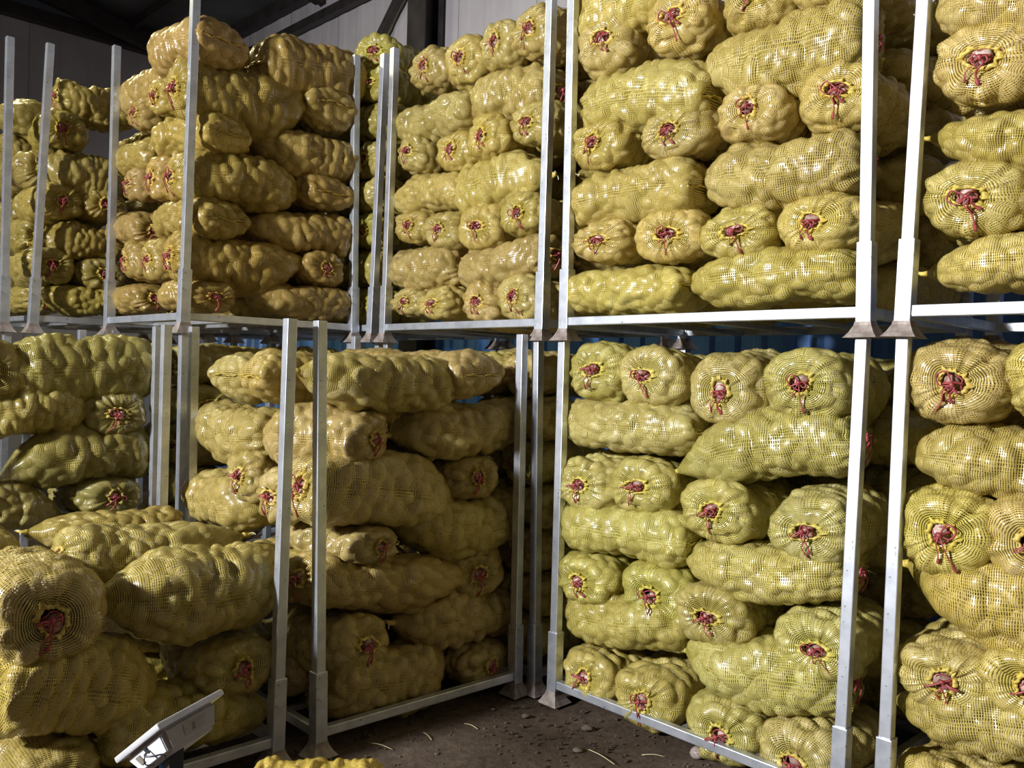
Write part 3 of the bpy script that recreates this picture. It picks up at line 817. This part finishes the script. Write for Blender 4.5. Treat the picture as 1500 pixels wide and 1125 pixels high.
# ---- rows behind the visible faces, seen through the gaps and from above
for key, x0, y0, y1, z0 in (('R0', RX, 1.15, 2.58, 0), ('R1', RX, 1.15, 2.58, TIER), ('Q0', RX, -.34, 1.09, 0), ('Q1', RX, -.34, 1.09, TIER), ('M1', MX, 2.66, 3.97, TIER)):
    for k in range(1, 8):
        if z0 and key != 'M1' and k == 7: continue
        z = z0+.11+.213*(k-.5); ends = (k % 2 == 1) if key in ('R0', 'Q0', 'M1') else (k % 2 == 0)
        n = (y1-y0)
        if ends:
            for i in range(2): inner(key, k, x0+.82, y0+n*(.25+.5*i), z, n*.49, .15, .112, 90 if i else -90, 'sideways at the rear %s' % ('left' if i else 'right'), seam=True)
        else:
            for i in range(4 if (k == 6 or key in ('R1', 'M1', 'R0')) else 2): inner(key, k, x0+.67, y0+n*(.125+.25*i), z, .62, .165, .112, 180, 'rear end-on row, %s' % (['nearest the right post', 'second from right', 'third from right', 'fourth from right'][i]), tied=False)
# dark racks seen through narrow gaps
for key, x0, y0, z0 in (('M0', MX, 2.68, 0), ):
    for k in range(1, 8):
        z = z0+.11+.213*(k-.5)
        if k % 2:
            for i in range(3): inner(key, k, x0+.32, y0+.18+.33*i, z, .64, .165, .115, 0, 'end-on, %s' % ['nearest the front post', 'second from front post', 'third from front post'][i])
        else:
            inner(key, k, x0+.17, y0+.34, z, .66, .16, .115, 90, 'sideways behind the front post')
for k in range(3, 8):
    z = .11+.213*(k-.5)
    if k % 2:
        inner('U0', k, 1.83+.33, 4.36, z, .62, .16, .115, 0, 'end-on by the corner post'); inner('U0', k, 1.83+.33, 4.7, z, .62, .16, .115, 0, 'second from the corner post')
    else:
        inner('U0', k, 1.83+.17, 4.5, z, .62, .16, .115, 90, 'sideways on the left face')
for i in range(2): inner('U0', 7, 2.68, 4.34+.34*i, .11+.213*6.5, .36, .15, .115, 0, 'short one %s at top right' % ('in front' if i == 0 else 'behind'), seam=True)
for i in range(2): inner('N0', 7, RX+.4, 4.25+.36*i, .11+.213*6.5, .64, .165, .115, 0, 'end-on, %s' % ('nearest' if i == 0 else 'second'), seam=True)
for i in range(2): inner('M0', 7, MX+.84, 3.0+.64*i, .11+.213*6.5, .62, .15, .112, 90, 'rear sideways, %s' % ('nearest' if i == 0 else 'second'), seam=True)
for i in range(3):
    inner('V0', 7, 2.74+.33, 5.66+.36*i, .11+.213*6.5, .64, .17, .115, 0, ['front', 'middle', 'rear'][i]+' one of the top row')
    inner('V1', 1, 2.74+.33, 5.66+.36*i, TIER+.22, .64, .17, .115, 0, ['front', 'middle', 'rear'][i]+' one of the bottom row')
    inner('V1', 2, 2.74+.33, 5.66+.36*i, TIER+.44, .64, .17, .115, 0, ['front', 'middle', 'rear'][i]+' one', tied=False)
# loose sack on the aisle floor close to the camera
lp = Vector((0, 0, EYE)) + ray(462, 1135)*2.60
tag(sack((lp.x, lp.y, .145), .42, .16, .138, -45, 0, 0, 'seam', '', '', (1.1, 1.05, .8)), 'bright yellow sack lying on the soil at the bottom edge', 'sack')

# ------------------------------------------------------------------ hall
def structure(name, me, parent=None, **kw):
    o = link(name, me, parent, **kw)
    if parent is None: o['kind'] = 'structure'
    return o
# floor with gentle unevenness
nx = 110; vs = []; fs = []
rg = np.random.default_rng(3)
def fz(x, y): return 0.006*math.sin(x*2.1+y*1.3)+0.005*math.sin(x*5.3-y*4.1)+0.003*math.sin(x*13+y*17)
for i in range(nx+1):
    for j in range(nx+1):
        x = -5+10.15*i/nx; y = -4+15.7*j/nx; vs.append((x, y, fz(x, y)-.008 + rg.normal()*.0015))
for i in range(nx):
    for j in range(nx):
        a = i*(nx+1)+j; fs.append((a, a+nx+1, a+nx+2, a+1))
structure('floor', mesh_np('floor', vs, fs, [M_SOIL]))
WX, WY, WH = 5.12, 11.65, 5.75
# right-hand long wall: blue ribbed sheet below, pale panels above
wr = empty('wall_right', (WX, 0, 0)); wr['kind'] = 'structure'
def ribbed(w, h0, h1, pitch, depth):
    ys = [0]; xs = [0]; y = 0
    while y < w-1e-6:
        for dy, dx in ((.5, 0), (.62, -1), (.88, -1), (1.0, 0)):
            ys.append(min(y+pitch*dy, w)); xs.append(dx*depth)
        y += pitch
    V = [(x, y_, z) for z in (h0, h1) for x, y_ in zip(xs, ys)]; n = len(xs)
    V += [(x+.004, y_, z) for z in (h0, h1) for x, y_ in zip(xs, ys)]
    Fc = [(i, i+1, n+i+1, n+i) for i in range(n-1)] + [(2*n+i, 3*n+i, 3*n+i+1, 2*n+i+1) for i in range(n-1)]
    return V, Fc
v, f = ribbed(0.98, 0, 2.35, .196, .028); blue_me = mesh_np('blue_sheet', v, f, [M_BLUE], smooth=False)
v, f = ribbed(0.99, 2.40, WH, .33, .006); pale_me = mesh_np('pale_sheet', v, f, [M_WALLG], smooth=False)
for i in range(16):
    structure('blue_sheet', blue_me, wr, loc=(0, -4+i*.98, 0)); structure('pale_sheet', pale_me, wr, loc=(0, -4+i*.995, 0))
structure('trim_strip', box_mesh('trim_strip', (-.02, .02, -4, 11.6, 2.33, 2.42), M_GALV2), wr)
structure('back_board', box_mesh('back_board', (.01, .08, -4, 11.65, 0, WH), M_WALLG), wr)
wf = empty('wall_far', (0, WY, 0)); wf['kind'] = 'structure'
v, f = ribbed(0.99, 0, WH, .33, .006); fp = mesh_np('pale_sheet', v, f, [M_WALLG], smooth=False)
for i in range(10):
    structure('pale_sheet', fp, wf, loc=(5.1-i*.995-.995, 0, 0), rot=(0, 0, -math.pi/2) if False else (0, 0, 0))
for ch in list(wf.children):
    ch.rotation_euler = (0, 0, math.pi/2); ch.location.x += .995
structure('back_board', box_mesh('back_board', (-5, 5.15, .01, .08, 0, WH), M_WALLG), wf)
structure('wall_left', box_mesh('wall_left', (-5.1, -5.0, -4, 11.65, 0, WH), M_ROOM))
structure('wall_near', box_mesh('wall_near', (-5.0, 5.15, -4.1, -4.0, 0, WH), M_ROOM))
# roof: dark sheet rising to the middle, with purlins
cl = empty('ceiling', (0, 0, WH)); cl['kind'] = 'structure'
structure('roof_sheet', mesh_np('roof_sheet', [(5.2, -4.1, 0), (5.2, 11.7, 0), (0, 11.7, .9), (0, -4.1, .9), (-5.1, -4.1, 0), (-5.1, 11.7, 0)], [(0, 1, 2, 3), (3, 2, 5, 4)], [M_CEIL], smooth=False), cl)
for x in (4.2, 3.2, 2.2, 1.2, 0.2):
    z = .9*(1-x/5.2)-.09
    structure('purlin', box_mesh('purlin', (-.03, .03, -4, 11.6, z-.06, z+.06), M_DARK), cl, loc=(x, 0, 0))
for y in (11.35, 8.2, 5.0, 1.8):
    o = bar('rafter', (5.05, y, -.16), (0, y, .74), .12, .2, M_DARK, cl)
def thing_bar(name, p, q, w, h_, label, cat):
    o = bar(name, p, q, w, h_, M_DARK); tag(o, label, cat); return o
t1 = structure('trim_1', box_mesh('trim_1', (WX-.13, WX-.02, -4, 11.6, 5.62, 5.76), M_DARK))
t2 = structure('trim_2', box_mesh('trim_2', (WX-.11, WX-.03, -4, 11.6, 5.30, 5.40), M_DARK))
t3 = structure('trim_3', box_mesh('trim_3', (-5, 5.0, WY-.14, WY-.02, 5.62, 5.78), M_DARK))
t4 = structure('trim_4', box_mesh('trim_4', (-5, 5.0, WY-.12, WY-.03, 5.98, 6.08), M_DARK))
# H-section column and diagonal brace against the right wall
ct = on_x(622, 60, WX-.15)
colm = empty('steel_column', (WX-.15, ct.y, 0))
tag(colm, 'dark steel H column against the pale wall at top centre', 'column')
link('flange', box_mesh('flange', (-.11, -.095, -.13, .13, 0, 5.6), M_DARK), colm)
link('flange', box_mesh('flange', (.095, .11, -.13, .13, 0, 5.6), M_DARK), colm)
link('web', box_mesh('web', (-.095, .095, -.006, .006, 0, 5.6), M_DARK), colm)
p0 = on_x(590, -15, WX-.10); p1 = on_x(527, 115, WX-.10); d = p1-p0
thing_bar('diagonal_brace', p0-d*.35, p0+d*1.9, .07, .07, 'dark diagonal steel brace beside the column on the pale wall', 'brace')

# ------------------------------------------------------------------ scale head on a blue pole, lower left
M_STEEL = plain('brushed_pan', (0.62, 0.62, 0.64), (0.75, 0.75, 0.77), 12, 0.35, 0.3)
M_BODY = plain('shaded_plastic', (0.42, 0.38, 0.33), (0.52, 0.47, 0.42), 9, 0.45)  # warm shade of the long side painted into the white housing's colour
M_SIDE = plain('white_plastic', (0.70, 0.71, 0.76), (0.78, 0.79, 0.84), 9, 0.35)
M_BLUEP = plain('blue_paint', (0.03, 0.17, 0.55), (0.05, 0.22, 0.65), 9, 0.35)
M_BLK = plain('black_plastic', (0.02, 0.02, 0.022), (0.04, 0.04, 0.045), 9, 0.4)
M_LABEL = plain('faded_label', (0.36, 0.32, 0.27), (0.44, 0.40, 0.34), 60, 0.6)
M_LABELD = plain('faded_print', (0.20, 0.17, 0.14), (0.27, 0.23, 0.2), 80, 0.6)
def at(px, py, dep): return Vector((0, 0, EYE)) + ray(px, py)*dep
# rim corner nearest the camera and the two rim edges that run away from it
B = at(229, 1060, 1.500); Cc = at(325, 1008, 1.632)
rA = ray(166, 1111); E0 = Vector((0, 0, EYE))
A = E0 + rA*((B-E0).dot(Cc-B)/rA.dot(Cc-B))          # makes the two rim edges square to each other
ux = (Cc-B); Lx = ux.length; ux.normalize()
uy = (A-B); uy = uy-ux*uy.dot(ux); Ly = uy.length; uy.normalize()
un = ux.cross(uy)
if un.z < 0: un = -un
flipn = ux.cross(uy).dot(un) < 0
T, H = .012, .056
base = empty('platform_scale', (0, 0, 0))
tag(base, 'platform scale with tilted white head, shaded side coloured tan, on blue pole, lower left', 'scale')
hd = Matrix((ux, uy, un)).transposed().to_4x4()
def local(me_name, bm, m, parent=base, smooth=False):
    for v in bm.verts: v.co = B + ux*v.co.x + uy*v.co.y + un*v.co.z
    bmesh.ops.recalc_face_normals(bm, faces=bm.faces)
    return link(me_name, from_bm(me_name, bm, m, smooth), parent)
bm = bmesh.new(); box_bm(bm, 0, Lx, 0, Ly, -T, 0, bev=.0035); rim = local('top_pan', bm, M_STEEL)
def shell(z):      # outline of the tapered housing at depth z: x0, x1, y0, y1
    t = max(0.0, (-z-T)/(H-T)); return .012+.006*t, Lx-.012-.016*t, .014+.014*t, Ly-.010-.022*t
def slab(name, face, a0, a1, z0, z1, th, m, bev=.0012):
    bm = bmesh.new(); vs_ = []
    for z in (z0, z1):
        x0, x1, y0, y1 = shell(z)
        for off in (-th, .002):
            for a in (a0, a1):
                vs_.append(bm.verts.new((x0+off, y0+(y1-y0)*a, z) if face == 'x' else (x0+(x1-x0)*a, y0+off, z)))
    for q in ((0, 1, 3, 2), (4, 6, 7, 5), (0, 4, 5, 1), (2, 3, 7, 6), (0, 2, 6, 4), (1, 5, 7, 3)): bm.faces.new([vs_[k] for k in q])
    bmesh.ops.bevel(bm, geom=list(bm.edges), offset=bev, segments=2, affect='EDGES')
    return local(name, bm, m)
bm = bmesh.new(); vs_ = []
for z in (-T+.001, -H):
    x0, x1, y0, y1 = shell(z)
    vs_ += [bm.verts.new(c) for c in ((x0, y0, z), (x1, y0, z), (x1, y1, z), (x0, y1, z))]
for q in ((0, 1, 2, 3), (4, 7, 6, 5), (0, 4, 5, 1), (1, 5, 6, 2), (2, 6, 7, 3), (3, 7, 4, 0)): bm.faces.new([vs_[k] for k in q])
bmesh.ops.bevel(bm, geom=list(bm.edges), offset=.007, segments=4, affect='EDGES')
local('housing', bm, M_BODY)
slab('end_panel', 'x', .05, .95, -T-.006, -H+.006, .003, M_SIDE, .002)
slab('power_socket', 'x', .66, .80, -.042, -.024, .0045, M_LABELD)
slab('switch', 'x', .42, .50, -.030, -.020, .006, M_BLK)
def lp_(x, y, z): return B+ux*x+uy*y+un*z
v, f = tube(smooth_path([lp_(.010, Ly*.44, -.028), lp_(-.006, Ly*.40, -.033), lp_(-.004, Ly*.30, -.042), lp_(.008, Ly*.22, -.050), lp_(.010, Ly*.24, -.060)], 16), .0016, 6)
link('cable', mesh_np('cable', v, f, [M_BLK]), base)
v, f = tube(smooth_path([lp_(.010, Ly*.44, -.028), lp_(-.004, Ly*.44, -.036), lp_(-.001, Ly*.50, -.047), lp_(.010, Ly*.46, -.054)], 12), .0012, 6)
link('cable', mesh_np('cable', v, f, [M_BLK]), base)
slab('rating_label', 'y', .34, .76, -.042, -.022, .0010, M_LABEL, .0003)
slab('label_mark', 'y', .50, .56, -.039, -.027, .0016, M_LABELD, .0003)
bt = lp_(Lx*.34, Ly*.42, -H+.006)
bm = bmesh.new(); box_bm(bm, bt.x-.014, bt.x+.014, bt.y-.012, bt.y+.012, bt.z-.10, bt.z+.006, bev=.003); link('bracket', from_bm('bracket', bm, M_BLK), base)
pp = at(242, 1120, 1.585)
v, f = tube([(pp.x, pp.y, .12), (pp.x, pp.y, pp.z-.0), (pp.x, pp.y, bt.z-.005)], .0105, 16)
link('pole', mesh_np('pole', v, f, [M_BLUEP]), base)
bm = bmesh.new(); box_bm(bm, pp.x-.06, pp.x+.40, pp.y-.44, pp.y+.06, .055, .115, bev=.008); link('platform', from_bm('platform', bm, M_STEEL), base)
bm = bmesh.new()
for a_, b_ in ((-.03, -.41), (.35, -.41), (-.03, .02), (.35, .02)): box_bm(bm, pp.x+a_, pp.x+a_+.03, pp.y+b_, pp.y+b_+.03, 0, .056, bev=.003)
link('feet', from_bm('feet', bm, M_BLK), base)

# ------------------------------------------------------------------ litter on the soil
r3 = random.Random(9)
def floor_at(px, py):
    r = ray(px, py); return Vector((0, 0, EYE)) + r*(EYE/-r.z)
def stone(px, py, s, label, m=M_STONE):
    p = floor_at(px, py); kn = np.random.default_rng(int(px)).normal(size=(3, 3))
    v = US_V*np.array([s, s*.75, s*.42])*(1+.12*np.sin(US_V@kn.T@np.array([2, 1.5, 1]))[:, None])
    o = link('stone', mesh_np('stone', v, US_F, [m]), None, (p.x, p.y, s*.18), (0, 0, r3.uniform(0, 6)))
    tag(o, label, 'stone'); return o
stone(770, 1050, .020, 'flat dusty stone on the soil below the centre post')
stone(860, 1068, .026, 'small flat stone on the soil by the lower right-centre rail')
stone(722, 1040, .012, 'small pebble on the soil near the centre rack foot')
stone(846, 1100, .022, 'flat stone near the bottom edge below the right-centre rack')
stone(640, 1105, .013, 'small stone on the dark soil between the two racks')
p = floor_at(1020, 1112)
o = link('potato', POTATO[1], None, (p.x, p.y, .024), (.3, .2, 1)); tag(o, 'loose dusty potato on the soil under the right-centre rack', 'potato'); o.color = (.6, .62, .65, 1)
for k, (a, b) in enumerate(((((540, 1090), (575, 1100))), ((862, 1100), (900, 1122)), ((680, 1062), (700, 1070)), ((940, 1108), (975, 1111)), ((620, 1075), (632, 1086)))):
    A_, B_ = floor_at(*a), floor_at(*b); A_.z = B_.z = .006; m_ = (A_+B_)/2; m_.z = .012
    v, f = tube(smooth_path([A_, m_, B_], 6), .0017, 5)
    o = link('straw', mesh_np('straw', v, f, [M_STRAW]))
    tag(o, ['long pale straw lying on the soil by the centre rack', 'pale straw on the soil at the bottom edge right of centre', 'short straw in the middle of the bare soil', 'straw lying under the right-centre rack rail', 'small bent straw on the soil near the centre rail'][k], 'straw')
# gravel and crumbs of soil
bm = bmesh.new()
for _ in range(1500):
    x, y = r3.uniform(.8, 2.95), r3.uniform(.9, 3.0); s_ = r3.uniform(.002, .008)
    g = bmesh.ops.create_icosphere(bm, subdivisions=1, radius=s_, matrix=Matrix.Translation((x, y, s_*.3)))
g = link('soil_crumbs', from_bm('soil_crumbs', bm, M_SOIL)); g['kind'] = 'stuff'; g['label'] = 'loose crumbs of dark soil scattered over the aisle floor'; g['category'] = 'dirt'
